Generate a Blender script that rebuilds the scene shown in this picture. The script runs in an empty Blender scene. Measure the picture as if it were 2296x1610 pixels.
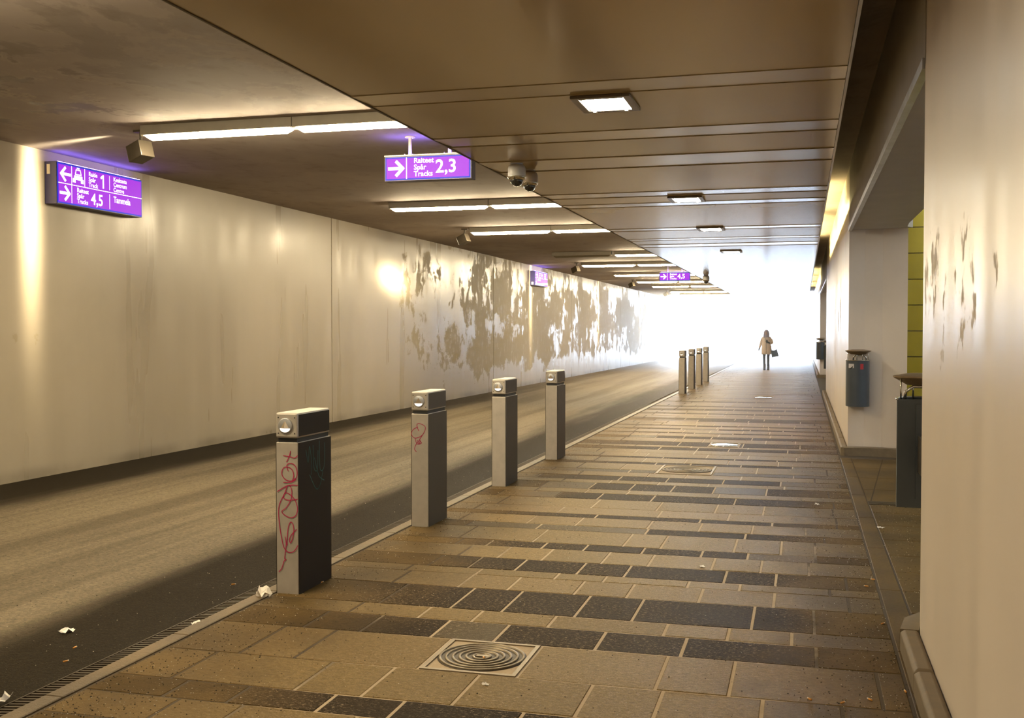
import bpy, math, random
from mathutils import Vector, Matrix
import numpy as np
R = random.Random(7)
scene = bpy.context.scene
COL = scene.collection

# ------------------------------------------------------------------ camera, sky, exposure
FPX, W_, H_ = 2400.0, 2296.0, 1610.0
CAMH = 1.62
YAW = math.atan(652 / FPX); PIT = math.atan(62 / FPX)
cd = bpy.data.cameras.new('camera'); cam = bpy.data.objects.new('camera', cd); COL.objects.link(cam)
cd.sensor_fit = 'HORIZONTAL'; cd.sensor_width = 36.0; cd.lens = 36.0 * FPX / W_
cd.clip_end = 600; cd.clip_start = 0.05
cam.location = (0, 0, CAMH); cam.rotation_euler = (math.pi / 2 - PIT, 0, YAW)
scene.camera = cam

world = bpy.data.worlds.new('overcast_sky'); scene.world = world; world.use_nodes = True
bg = world.node_tree.nodes['Background']
bg.inputs[0].default_value = (0.69, 0.82, 1.0, 1); bg.inputs[1].default_value = 36.0
scene.view_settings.view_transform = 'Standard'; scene.view_settings.look = 'None'
scene.view_settings.exposure = 0.0; scene.view_settings.gamma = 1.0
scene.view_settings.use_curve_mapping = False
cy = scene.cycles
cy.max_bounces = 5; cy.diffuse_bounces = 3; cy.glossy_bounces = 3; cy.volume_bounces = 0; cy.transmission_bounces = 1
cy.use_adaptive_sampling = True; cy.adaptive_threshold = 0.06
cy.caustics_reflective = False; cy.caustics_refractive = False; cy.sample_clamp_indirect = 6.0

TUBE_L = 162.0          # luminance of the fluorescent diffusers
SPOT_W = 1500.0
DOWN_L = 90.0
SLOT_L = 170.0
GLARE_HAZE = .06

# ------------------------------------------------------------------ helpers
def link(o, parent=None):
    COL.objects.link(o)
    if parent is not None: o.parent = parent
    return o
def tag(o, label=None, cat=None, group=None, kind=None):
    if label: o['label'] = label
    if cat: o['category'] = cat
    if group: o['group'] = group
    if kind: o['kind'] = kind
    return o
def empty(name, loc=(0, 0, 0), rz=0.0, label=None, cat=None, group=None, kind=None):
    o = bpy.data.objects.new(name, None); o.empty_display_size = 0.1
    link(o); o.location = loc; o.rotation_euler = (0, 0, rz)
    return tag(o, label, cat, group, kind)

class MB:
    def __init__(s): s.v = []; s.f = []; s.sm = []
    def add(s, vs, fs, smooth=False):
        n = len(s.v); s.v += [tuple(p) for p in vs]; s.f += [tuple(i + n for i in f) for f in fs]; s.sm += [smooth] * len(fs); return s
    def box(s, x0, x1, y0, y1, z0, z1):
        return s.add([(x0,y0,z0),(x1,y0,z0),(x1,y1,z0),(x0,y1,z0),(x0,y0,z1),(x1,y0,z1),(x1,y1,z1),(x0,y1,z1)],
                     [(0,3,2,1),(4,5,6,7),(0,1,5,4),(1,2,6,5),(2,3,7,6),(3,0,4,7)])
    def cbox(s, x0, x1, y0, y1, z0, z1, c):          # box with chamfered top edges
        return s.add([(x0,y0,z0),(x1,y0,z0),(x1,y1,z0),(x0,y1,z0),(x0,y0,z1-c),(x1,y0,z1-c),(x1,y1,z1-c),(x0,y1,z1-c),
                      (x0+c,y0+c,z1),(x1-c,y0+c,z1),(x1-c,y1-c,z1),(x0+c,y1-c,z1)],
                     [(0,3,2,1),(8,9,10,11)] + [(i,(i+1)%4,(i+1)%4+4,i+4) for i in range(4)] + [(i+4,(i+1)%4+4,(i+1)%4+8,i+8) for i in range(4)])
    def prism(s, poly, z0, z1):                      # poly: counter-clockwise xy
        n = len(poly)
        return s.add([(x,y,z0) for x,y in poly] + [(x,y,z1) for x,y in poly],
                     [tuple(range(n-1,-1,-1)), tuple(range(n,2*n))] + [(i,(i+1)%n,(i+1)%n+n,i+n) for i in range(n)])
    def lathe(s, prof, c=(0,0,0), n=32, sx=1, sy=1, axis='z'):
        vs = []; fs = []; m = len(prof)
        for r, h in prof:
            for k in range(n):
                a = 2*math.pi*k/n; x, y = r*math.cos(a)*sx, r*math.sin(a)*sy
                p = (x, y, h) if axis == 'z' else ((x, -h, y) if axis == 'y' else (h, x, y))
                vs.append((p[0]+c[0], p[1]+c[1], p[2]+c[2]))
        for j in range(m-1):
            for k in range(n): fs.append((j*n+k, j*n+(k+1)%n, (j+1)*n+(k+1)%n, (j+1)*n+k))
        fs.append(tuple(range(n-1,-1,-1))); fs.append(tuple(range((m-1)*n, m*n)))
        return s.add(vs, fs, True)
    def tube(s, pts, r, n=8):
        P = [Vector(p) for p in pts]; vs = []; fs = []
        for i, p in enumerate(P):
            t = (P[min(i+1,len(P)-1)] - P[max(i-1,0)]).normalized()
            u = t.cross(Vector((0.3,0.9,0.31))).normalized(); w = t.cross(u)
            for k in range(n):
                a = 2*math.pi*k/n; vs.append(p + (u*math.cos(a) + w*math.sin(a))*r)
        for i in range(len(P)-1):
            for k in range(n): fs.append((i*n+k, i*n+(k+1)%n, (i+1)*n+(k+1)%n, (i+1)*n+k))
        fs.append(tuple(range(n-1,-1,-1))); fs.append(tuple(range((len(P)-1)*n, len(P)*n)))
        return s.add(vs, fs, True)
    def strip(s, pts, w, place):                     # flat painted line: 2-D polyline -> quads; place maps (u,v)->xyz
        for (a, b) in zip(pts[:-1], pts[1:]):
            dx, dy = b[0]-a[0], b[1]-a[1]; L = math.hypot(dx, dy) or 1e-6
            nx, ny = -dy/L*w/2, dx/L*w/2; ex, ey = dx/L*w*.35, dy/L*w*.35
            q = [(a[0]-nx-ex,a[1]-ny-ey),(b[0]-nx+ex,b[1]-ny+ey),(b[0]+nx+ex,b[1]+ny+ey),(a[0]+nx-ex,a[1]+ny-ey)]
            s.add([place(*t) for t in q], [(0,1,2,3)])
        return s
    def mesh(s, name):
        me = bpy.data.meshes.new(name); me.from_pydata(s.v, [], s.f)
        me.polygons.foreach_set('use_smooth', s.sm); me.update(); return me
    def build(s, name, mat=None, parent=None, bevel=0, loc=None, kind=None, autosm=False):
        me = s.mesh(name)
        if mat: me.materials.append(mat)
        o = bpy.data.objects.new(name, me); link(o, parent)
        if loc: o.location = loc
        if bevel:
            b = o.modifiers.new('bevel', 'BEVEL'); b.width = bevel; b.segments = 2; b.limit_method = 'ANGLE'
        if autosm:
            e = o.modifiers.new('edges', 'EDGE_SPLIT'); e.split_angle = math.radians(40)
        if kind: o['kind'] = kind
        return o

def bez(pts, n=6):                                   # Catmull-Rom smoothing of a polyline
    P = [pts[0]] + list(pts) + [pts[-1]]; out = []
    for i in range(1, len(P)-2):
        p0, p1, p2, p3 = P[i-1:i+3]
        for k in range(n):
            t = k/n; t2, t3 = t*t, t*t*t
            out.append(tuple(.5*((2*b)+(-a+c)*t+(2*a-5*b+4*c-d)*t2+(-a+3*b-3*c+d)*t3) for a, b, c, d in zip(p0,p1,p2,p3)))
    out.append(tuple(pts[-1])); return out

# ------------------------------------------------------------------ materials
class NT:
    def __init__(s, name):
        s.m = bpy.data.materials.new(name); s.m.use_nodes = True; s.t = s.m.node_tree
        s.b = s.t.nodes['Principled BSDF']; s._pos = None
    def n(s, typ, **kw):
        nd = s.t.nodes.new(typ)
        for k, v in kw.items(): setattr(nd, k, v)
        return nd
    def put(s, sock, v):
        if isinstance(v, bpy.types.NodeSocket): s.t.links.new(v, sock)
        elif isinstance(v, (tuple, list)) and len(v) == 3 and sock.type == 'RGBA': sock.default_value = (*v, 1)
        else: sock.default_value = v
    @property
    def pos(s):
        if s._pos is None: s._pos = s.n('ShaderNodeNewGeometry').outputs['Position']
        return s._pos
    def xyz(s):
        q = s.n('ShaderNodeSeparateXYZ'); s.put(q.inputs[0], s.pos); return q.outputs
    def math(s, op, a, b=None, c=None, clamp=False):
        q = s.n('ShaderNodeMath', operation=op, use_clamp=clamp); s.put(q.inputs[0], a)
        if b is not None: s.put(q.inputs[1], b)
        if c is not None: s.put(q.inputs[2], c)
        return q.outputs[0]
    def ramp(s, v, a, b, lo=0.0, hi=1.0, smooth=True):
        q = s.n('ShaderNodeMapRange', interpolation_type='SMOOTHSTEP' if smooth else 'LINEAR'); s.put(q.inputs['Value'], v)
        for k, val in zip(('From Min','From Max','To Min','To Max'), (a,b,lo,hi)): s.put(q.inputs[k], val)
        return q.outputs[0]
    def noise(s, scale, sc=(1,1,1), detail=4, rough=.55, dist=0.0, off=(0,0,0), vec=None):
        mp = s.n('ShaderNodeMapping'); s.put(mp.inputs[0], vec or s.pos); mp.inputs['Scale'].default_value = sc; mp.inputs['Location'].default_value = off
        q = s.n('ShaderNodeTexNoise'); s.put(q.inputs['Vector'], mp.outputs[0])
        q.inputs['Scale'].default_value = scale; q.inputs['Detail'].default_value = min(detail, 6); q.inputs['Roughness'].default_value = rough; q.inputs['Distortion'].default_value = dist
        return q.outputs['Fac']
    def mix(s, f, a, b):
        q = s.n('ShaderNodeMix', data_type='RGBA'); s.put(q.inputs[0], f); s.put(q.inputs[6], a); s.put(q.inputs[7], b); return q.outputs[2]
    def mixf(s, f, a, b):
        q = s.n('ShaderNodeMix', data_type='FLOAT'); s.put(q.inputs[0], f); s.put(q.inputs[2], a); s.put(q.inputs[3], b); return q.outputs[0]
    def bump(s, h, strength=.3, dist=.01):
        q = s.n('ShaderNodeBump'); s.put(q.inputs['Height'], h); q.inputs['Strength'].default_value = strength; q.inputs['Distance'].default_value = dist
        s.t.links.new(q.outputs[0], s.b.inputs['Normal']); return q
    def set(s, **kw):
        for k, v in kw.items(): s.put(s.b.inputs[{'color':'Base Color','rough':'Roughness','metal':'Metallic','spec':'Specular IOR Level','emit':'Emission Color','estr':'Emission Strength','ior':'IOR','coat':'Coat Weight','coatr':'Coat Roughness'}[k]], v)
        return s
def plain(name, color, rough=.5, metal=0.0, spec=.5, var=.12, scale=9.0):
    t = NT(name); nz = t.noise(scale, detail=2)
    dark = tuple(c*(1-var) for c in color); light = tuple(min(1, c*(1+var)) for c in color)
    return t.set(color=t.mix(nz, dark, light), rough=t.ramp(nz, 0, 1, max(.02, rough-.06), min(1, rough+.06)), metal=metal, spec=spec).m
def glow(name, color, strength):
    return NT(name).set(color=tuple(c*.06 for c in color), emit=color, estr=strength, spec=.2).m

def coated_wall(name, base, patch_y=(19, 26), amount=1.0, sheen=.42, lowz=.4, highz=2.75, near_wear=.25, pier=False, pc=.75):
    t = NT(name); X, Y, Z = t.xyz()
    streak = t.noise(1.0, (1.0, 2.2, .22), detail=3, rough=.5)
    cloud = t.noise(.9, (1, .7, .8), detail=5)
    big = t.noise(.75, (1, .7, .95), detail=10, rough=.68, off=(3.1, 8.3, 1.7))
    drip = t.noise(2.3, (1, 1.1, .7), detail=9, rough=.70, off=(0, 4.2, 0))
    m = t.math('ADD', t.math('MULTIPLY', big, .62), t.math('MULTIPLY', drip, .38))
    zone = t.math('MULTIPLY', t.ramp(Y, patch_y[0], patch_y[1]), t.ramp(Y, 50, 60, 1, .6))
    if pier: zone = t.math('MULTIPLY', zone, t.math('MAXIMUM', t.ramp(Y, 5.6, 5.7, 1, 0), t.ramp(Y, 15.1, 15.3)))
    zb = t.math('MULTIPLY', t.ramp(Z, lowz-.3, lowz+.6), t.ramp(Z, highz-.3, highz+.8, 1, .62))
    thr = t.math('SUBTRACT', .68, t.math('MULTIPLY', t.math('MULTIPLY', zone, zb), .205*amount))
    thr = t.math('SUBTRACT', thr, near_wear*.12)
    patch = t.math('MULTIPLY', t.ramp(t.math('SUBTRACT', m, thr), -.008, .012), t.ramp(t.noise(9, (1, 1, .4), detail=6, rough=.7), .30, .46, .25, 1))
    c0 = t.mix(t.ramp(streak, .2, .8), tuple(c*.94 for c in base), tuple(c*1.04 for c in base))
    c0 = t.mix(t.math('MULTIPLY', t.ramp(cloud, .45, .75), .35), c0, tuple(c*.74 for c in base))
    col = t.mix(patch, c0, (base[0]*pc, base[1]*pc, base[2]*pc*.96))
    damp = t.math('MULTIPLY', t.ramp(Z, .02, .16, 1, 0), t.ramp(cloud, .3, .6))
    col = t.mix(t.math('MULTIPLY', damp, .45), col, (.07, .055, .035))
    ro = t.mixf(patch, t.ramp(streak, .25, .75, sheen-.06, sheen+.12), .62)
    t.set(color=col, rough=ro, spec=t.mixf(patch, .55, .16))
    return t.m

M = {}
M['wall_left'] = coated_wall('coated_concrete_wall', (.365, .314, .234), amount=.9, near_wear=.35, sheen=.30, pc=.93)
M['wall_right'] = coated_wall('coated_concrete_pier', (.77, .665, .54), patch_y=(-20, -10), amount=.55, sheen=.36, lowz=1.3, highz=2.0, near_wear=.0, pier=True)
M['niche_wall'] = plain('niche_concrete', (.42, .39, .35), .6, var=.18, scale=3)
M['joint'] = plain('dark_joint_filler', (.12, .09, .05), .8)

def concrete_ceiling():
    t = NT('concrete_ceiling'); X, Y, Z = t.xyz()
    a = t.noise(.95, (1, .8, 1), detail=10, rough=.68, dist=.5, off=(2.3, .4, 0)); b = t.noise(3.0, (1, .7, 1), detail=7, rough=.65); c = t.noise(.5, (1, 1, 1), detail=4, off=(5, 1, 0))
    base = t.mix(t.ramp(c, .3, .7), (.33, .285, .262), (.42, .367, .338))
    base = t.mix(t.math('MULTIPLY', t.ramp(b, .5, .75), .45), base, (.21, .168, .128))
    zone = t.math('MULTIPLY', t.ramp(Y, 8.4, 9.8, 1, .1), t.ramp(X, -6.4, -5.0, 1, .3))
    f = t.math('ADD', t.math('MULTIPLY', a, .72), t.math('MULTIPLY', b, .28))
    st = t.math('MULTIPLY', t.ramp(f, .475, .52), zone)
    rim = t.math('MULTIPLY', t.math('MULTIPLY', t.ramp(f, .44, .475), t.ramp(f, .475, .50, 1, 0)), t.math('MULTIPLY', zone, t.ramp(b, .42, .6)))
    col = t.mix(t.math('MULTIPLY', st, .72), base, (.10, .08, .06)); col = t.mix(t.math('MULTIPLY', rim, .6), col, (.50, .43, .37))
    t.set(color=col, rough=t.mixf(st, .8, .5), spec=t.mixf(st, .1, .3))
    return t.m
M['ceiling'] = concrete_ceiling()
def ceiling_panel_mat():
    t = NT('lacquered_ceiling_panel'); X, Y, Z = t.xyz()
    c = t.noise(.9, (1, .5, 1), detail=1); d = t.noise(1.6, (1.5, .35, 1), detail=1)
    t.set(color=t.mix(t.ramp(t.math('ADD', t.math('MULTIPLY', c, .5), t.math('MULTIPLY', d, .5)), .1, .9, 0, 1, False), (.40, .29, .15), (.50, .38, .21)), rough=.15, spec=.52)
    return t.m
M['panel'] = ceiling_panel_mat()
M['panel_edge'] = plain('panel_edge_profile', (.55, .53, .50), .35, metal=.7)
M['dark_edge'] = plain('dark_edge_profile', (.10, .07, .04), .5)
M['galv'] = plain('galvanised_edge', (.62, .66, .72), .35, metal=.8, var=.3, scale=6)

def road_mat():
    t = NT('sanded_asphalt'); X, Y, Z = t.xyz()
    tr = t.noise(1.0, (1.6, .06, 1), detail=6, rough=.6); br = t.noise(2.0, (1.2, .25, 1), detail=5)
    grit = t.noise(120, detail=3, rough=.8); grit2 = t.noise(45, detail=4, rough=.7)
    xw = t.math('ADD', X, t.math('MULTIPLY', t.math('SUBTRACT', tr, .5), 1.1))
    xw = t.math('ADD', xw, t.math('MULTIPLY', t.math('SUBTRACT', br, .5), .5))
    dk = t.math('ADD', t.ramp(xw, -4.7, -3.75), t.ramp(xw, -7.6, -6.7, 1, 0), clamp=True)
    dk2 = t.math('MULTIPLY', t.ramp(tr, .42, .62), .45)
    dkk = t.math('MAXIMUM', dk, dk2)
    sand = t.mix(t.ramp(grit2, .3, .7), (.118, .089, .047), (.29, .226, .135))
    wet = t.mix(t.ramp(grit, .35, .72), (.006, .0038, .001), (.036, .024, .009))
    col = t.mix(dkk, sand, wet)
    spk = t.ramp(t.noise(48, detail=3, rough=.6), .61, .66); col = t.mix(t.math('MULTIPLY', spk, .75), col, (.03, .024, .015))
    sp = t.ramp(grit, .66, .74); col = t.mix(t.math('MULTIPLY', sp, .5), col, (.5, .42, .3))
    col = t.mix(t.math('MULTIPLY', t.ramp(Y, 16, 40), t.ramp(grit2, .3, .7, .2, .6)), col, (.44, .37, .29))  # daylight glare painted into the asphalt, paler towards the exit
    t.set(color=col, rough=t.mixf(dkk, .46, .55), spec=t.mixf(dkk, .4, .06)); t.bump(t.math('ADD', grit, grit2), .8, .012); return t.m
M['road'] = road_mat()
def slab_mat(name, lo, hi, seed, spec=.32, rg=(.40, .47)):
    t = NT(name); X, Y, Z = t.xyz()
    oi = t.n('ShaderNodeObjectInfo').outputs['Random']
    big = t.noise(1.6, detail=5, off=(seed, 0, 0)); fine = t.noise(140, detail=3, rough=.75); mid = t.noise(26, (1, 2.2, 1), detail=5, rough=.7)
    v = t.math('ADD', t.math('MULTIPLY', fine, .55), t.math('MULTIPLY', mid, .45))
    col = t.mix(t.ramp(v, .35, .65), lo, hi)
    col = t.mix(t.math('MULTIPLY', t.ramp(oi, 0, 1, 0, .35, False), 1.0), col, tuple(c*.72 for c in lo))
    # trodden grit in pale flecks
    fl = t.math('MULTIPLY', t.ramp(t.noise(42, (1, 2.2, 1), detail=6, rough=.8, off=(seed, 3, 0)), .55, .61), t.ramp(big, .35, .65, .25, .9))
    col = t.mix(fl, col, (.44, .325, .20))
    # brown dirt swept to both edges of the walkway
    w = t.math('MULTIPLY', t.math('SUBTRACT', t.noise(1.7, (1, .8, 1), detail=6, rough=.65), .5), 1.3)
    xl = t.math('ADD', X, w)
    d = t.math('ADD', t.ramp(xl, -2.9, -1.9, 1, 0), t.ramp(xl, -.4, .3), clamp=True)
    col = t.mix(t.math('MULTIPLY', d, .88), col, t.mix(t.ramp(big, .3, .7), t.mix(mid, (.045, .028, .010), (.10, .065, .027)), t.mix(mid, (.085, .052, .017), (.20, .130, .052))))
    # exit glare painted into the colour, paler with distance
    exit_glare = t.math('MULTIPLY', t.ramp(Y, 11, 32), t.ramp(mid, .25, .65, .25, .75))
    col = t.mix(t.math('MULTIPLY', exit_glare, t.ramp(d, 0, 1, 1, .35)), col, (.46, .385, .30))
    t.set(color=col, rough=t.ramp(big, .2, .8, *rg), spec=spec); t.bump(t.math('ADD', fine, mid), .5, .006); return t.m
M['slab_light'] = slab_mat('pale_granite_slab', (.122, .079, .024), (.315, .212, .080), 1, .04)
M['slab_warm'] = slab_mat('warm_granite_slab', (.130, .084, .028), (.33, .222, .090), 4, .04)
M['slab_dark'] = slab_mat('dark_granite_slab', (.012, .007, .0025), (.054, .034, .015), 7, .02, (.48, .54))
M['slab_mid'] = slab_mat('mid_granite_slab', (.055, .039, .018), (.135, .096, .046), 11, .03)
def sand_mat():
    t = NT('joint_sand'); X, Y, Z = t.xyz()
    w = t.math('MULTIPLY', t.math('SUBTRACT', t.noise(2, detail=5), .5), .9); xl = t.math('ADD', X, w)
    d = t.math('ADD', t.ramp(xl, -2.5, -1.9, 1, 0), t.ramp(xl, -.2, .2), clamp=True)
    n = t.noise(70, detail=4)
    t.set(color=t.mix(d, t.mix(n, (.36, .27, .16), (.52, .40, .26)), (.06, .04, .02)), rough=.9); return t.m
M['sand'] = sand_mat()
M['kerb'] = slab_mat('kerb_granite', (.21, .165, .10), (.31, .25, .16), 15)
M['kerb_r'] = plain('kerb_concrete', (.175, .13, .075), .7, var=.3, scale=14)
M['iron'] = plain('rusty_cast_iron', (.055, .037, .018), .55, metal=.3, var=.45, scale=30)
M['iron_hi'] = plain('worn_cast_iron', (.22, .17, .10), .45, metal=.4, var=.4, scale=30)
M['grate_dirt'] = plain('rust_dirt', (.060, .038, .016), .9, var=.4, scale=30)
M['wet_steel'] = plain('wet_steel_plate', (.4, .4, .4), .12, metal=.9, var=.2)
M['steel'] = plain('brushed_steel', (.48, .435, .375), .45, metal=.4, var=.16, scale=14)
M['steel_dark'] = plain('dark_brown_plate', (.030, .024, .019), .6, spec=.15, metal=.0, var=.25, scale=5)
M['steel_mid'] = plain('brown_plate', (.075, .062, .047), .55, spec=.25, metal=.0, var=.2, scale=5)
M['disc'] = plain('zinc_disc', (.42, .42, .43), .4, metal=.6)
M['cone'] = plain('brass_reflector', (.42, .33, .22), .35, metal=.6)
M['lens'] = glow('bollard_lens', (1, .9, .75), 1.8)
M['ink'] = plain('pink_marker_ink', (.40, .012, .075), .5)
M['teal'] = plain('teal_marker_ink', (.02, .12, .11), .5)
M['housing'] = plain('grey_lamp_housing', (.34, .31, .26), .5, metal=.2)
M['tube'] = glow('lit_tube_diffuser', (1, .82, .52), TUBE_L)
M['tube_off'] = plain('unlit_tube_diffuser', (.20, .17, .12), .4)
M['slot_tube'] = glow('yellow_slot_tube', (1, .82, .36), SLOT_L)
M['spot_body'] = plain('dark_spotlight_body', (.12, .10, .075), .35, metal=.5)
M['spot_glass'] = glow('spotlight_glass', (1, .85, .6), 6)
M['down_frame'] = plain('downlight_frame', (.20, .17, .14), .35, metal=.4)
M['down_glow'] = glow('downlight_diffuser', (1, .97, .86), DOWN_L)
M['sign_box'] = plain('navy_sign_case', (.035, .03, .10), .35)
M['sign_face'] = glow('lit_purple_sign', (.42, .022, .80), .95)
M['sign_blue'] = glow('lit_blue_border', (.03, .05, .85), .8)
M['sign_white'] = glow('lit_white_lettering', (1, .96, 1), 1.8)
M['sign_leak'] = glow('blue_light_leak', (.26, .17, 1.0), 20.0)
M['sign_tag'] = plain('cream_sticker', (.75, .65, .48), .6)
M['pole'] = plain('sign_pole_enamel', (.55, .49, .38), .4)
M['cam_white'] = plain('camera_housing', (.62, .62, .63), .4)
M['cam_shaded'] = plain('camera_housing_shaded', (.34, .27, .20), .4)  # the same housing with its shade painted into the colour
M['dome'] = NT('smoked_dome').set(color=(.02, .02, .02), rough=.06, spec=.8).m
M['bin'] = plain('slate_bin_enamel', (.055, .066, .076), .38, var=.15)
M['bin_lid'] = plain('bronze_bin_lid', (.26, .19, .11), .4, metal=.4)
M['chrome'] = plain('bin_chrome', (.6, .57, .5), .2, metal=.95)
M['sticker_w'] = plain('white_sticker', (.55, .52, .52), .6); M['sticker_r'] = plain('red_sticker', (.5, .03, .03), .6); M['black'] = plain('black_mark', (.02, .02, .02), .6)
M['yellow'] = plain('yellow_cladding', (.40, .30, .008), .42, var=.10, scale=4)
M['snow'] = plain('snowy_ground', (.85, .87, .9), .8, var=.05)
M['paper'] = plain('crumpled_paper', (.85, .80, .72), .8, var=.05); M['butt'] = plain('cigarette_filter', (.62, .28, .06), .8); M['butt_w'] = plain('cigarette_paper', (.7, .62, .5), .8)
M['grit_d'] = plain('dark_grit', (.045, .033, .02), .9, var=.4); M['grit_l'] = plain('pale_grit', (.62, .55, .43), .85, var=.2)

# ------------------------------------------------------------------ the setting
YN, YF = -14.0, 61.0          # tunnel from behind the photographer to the bright exit
def lx(y): return -8.29 + .0075 * y      # face of the left wall
ZC, ZP, XW = 3.645, 3.30, .58
tag(MB().prism([(-60, YF), (60, YF), (60, 260), (-60, 260)], -.20, -.06).build('ground', M['snow']), 'bright snowy ground beyond the tunnel exit', 'ground', kind='structure')
# road
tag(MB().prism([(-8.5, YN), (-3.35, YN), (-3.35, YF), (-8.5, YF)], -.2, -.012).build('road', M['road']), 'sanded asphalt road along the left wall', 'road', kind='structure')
# left wall: dark joint backing with separate cast panels
wl = tag(MB().prism([(lx(YN)-.4, YN), (lx(YN)-.03, YN), (lx(YF)-.03, YF), (lx(YF)-.4, YF)], -.2, ZC+.3).build('wall_left', M['joint']), 'pale coated concrete wall along the road', 'wall', kind='structure')
js = [YN, -2.5, 7.6, 17.70, 27.85, 37.55, 47.9, YF]
for a, b in zip(js[:-1], js[1:]):
    a, b = a+.011, b-.011
    MB().prism([(lx(a)-.035, a), (lx(a), a), (lx(b), b), (lx(b)-.035, b)], -.1, ZC+.1).build('concrete_panel', M['wall_left'], wl, bevel=.006)
# concrete ceiling over the road
tag(MB().prism([(-8.6, YN), (-3.0, YN), (-3.0, YF), (-8.6, YF)], ZC, ZC+.6).build('ceiling', M['ceiling']), 'stained concrete ceiling over the road', 'ceiling', kind='structure')
tag(MB().prism([(-3.0, YN), (1.35, YN), (1.35, YF), (-3.0, YF)], 3.80, 4.25).build('ceiling_slab', M['ceiling']), 'dark concrete slab above the suspended panels', 'ceiling', kind='structure')
# unseen end wall, added to keep daylight off the near end
tag(MB().box(-9, 5, YN-.3, YN, -.2, 4.2).build('wall_daylight_stop', M['wall_left']), 'unseen wall added behind the photographer to block daylight', 'wall', kind='structure')
# right-hand piers
def pier(name, y0, y1, label):
    ends = lambda y, s: [(XW, y), (XW+.015, y+s*.10), (XW+.07, y+s*.22), (XW+.2, y+s*.32), (1.35, y+s*.36)]
    lo = ends(y0, -1); hi = ends(y1, 1)
    return lo, hi
def pier_near():
    poly = [(1.4, YN), (1.4, 6.12), (.95, 6.10), (.78, 6.06), (.66, 5.98), (.60, 5.87), (XW, 5.72), (XW, YN)]
    return tag(MB().prism(poly, -.05, 4.0).build('wall_right', M['wall_right'], autosm=True), 'coated concrete pier whose end holds the nearer bin', 'wall', kind='structure')
pier_near()
def pier_far(y0, y1, label):
    poly = [(XW, y0), (.78, y0+.02), (1.0, y0), (1.30, y0-.10), (1.30, y0+.6), (1.30, y1-.1), (.95, y1), (.70, y1-.06), (.60, y1-.2), (XW, y1-.3), (XW, y0)][:-1]
    return tag(MB().prism(poly, -.05, 3.95).build('wall_right', M['wall_right'], autosm=True), label, 'wall', kind='structure')
pier_far(14.75, 29.0, 'pale coated concrete pier between the two side openings')
pier_far(39.0, YF, 'far coated concrete pier beside the bright exit')
# lintels, soffits and the stair niches
k = 0
for y0, y1 in ((5.7, 14.9), (28.6, 39.1)):
    k += 1
    tag(MB().prism([(XW, y0+.0), (1.26, y0+.35), (1.26, y1-2.6), (1.255, y1-1.9), (1.25, y1-.9), (1.27, y1-.45), (1.35, y1-.3), (XW, y1-.1)], 2.95, 3.95).build('lintel_beam', M['niche_wall']), ('dark concrete beam over the opening beside the yellow cladding' if k == 1 else 'dark concrete beam over the farther side opening'), 'beam', kind='structure')
    tag(MB().box(XW-.012, XW+.03, y0+.05, y1-.12, 2.935, 2.99).build('trim_%d' % k, M['galv']), ('galvanised steel edge strip under the nearer beam' if k == 1 else 'galvanised steel edge strip under the farther beam'), 'trim', kind='structure')
    yw = y1 + .7
    wy = tag(MB().box(1.2, 4.2, yw, yw+.1, -.1, 5.2).build('wall_niche', M['joint']), ('yellow panelled end wall inside the nearer side opening' if k == 1 else 'yellow panelled end wall inside the farther side opening'), 'wall', kind='structure')
    z = .21 - .354
    while z < 5.0:
        MB().box(1.2, 4.2, yw-.02, yw, max(z+.006, -.1), z+.354-.006).build('cladding_panel', M['yellow'], wy); z += .354
    tag(MB().box(4.2, 4.4, y0-.5, yw+.1, -.1, 5.2).build('wall_niche_side', M['niche_wall']), ('back wall of the nearer side opening' if k == 1 else 'back wall of the farther side opening'), 'wall', kind='structure')
    tag(MB().box(1.2, 4.4, y0-.6, y0-.45, -.1, 5.2).build('wall_niche_end', M['niche_wall']), ('hidden end wall of the nearer side opening' if k == 1 else 'hidden end wall of the farther side opening'), 'wall', kind='structure')
    tag(MB().box(1.3, 4.175, y0-.6, yw+.1, 5.2, 5.3).build('ceiling_niche_unseen', M['niche_wall']), ('unseen ceiling of the nearer side opening, slotted to admit daylight' if k == 1 else 'unseen ceiling of the farther side opening, slotted to admit daylight'), 'ceiling', kind='structure')  # out of view; the slot at its back edge is sized to meter daylight

# scattering volume added at the exit to imitate lens glare
hz = NT('exit_glare_haze'); hv_ = hz.n('ShaderNodeVolumeScatter'); hv_.inputs['Color'].default_value = (1, 1, 1, 1); hv_.inputs['Density'].default_value = GLARE_HAZE; hv_.inputs['Anisotropy'].default_value = .5
hz.t.links.new(hv_.outputs[0], hz.t.nodes['Material Output'].inputs['Volume']); hz.t.nodes.remove(hz.b)
tag(MB().box(-7.80, .47, 41.5, YF+2, .02, 3.24).build('exit_glare_haze', hz.m), 'added haze volume standing in for glare at the tunnel exit', 'haze', kind='stuff')

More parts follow.
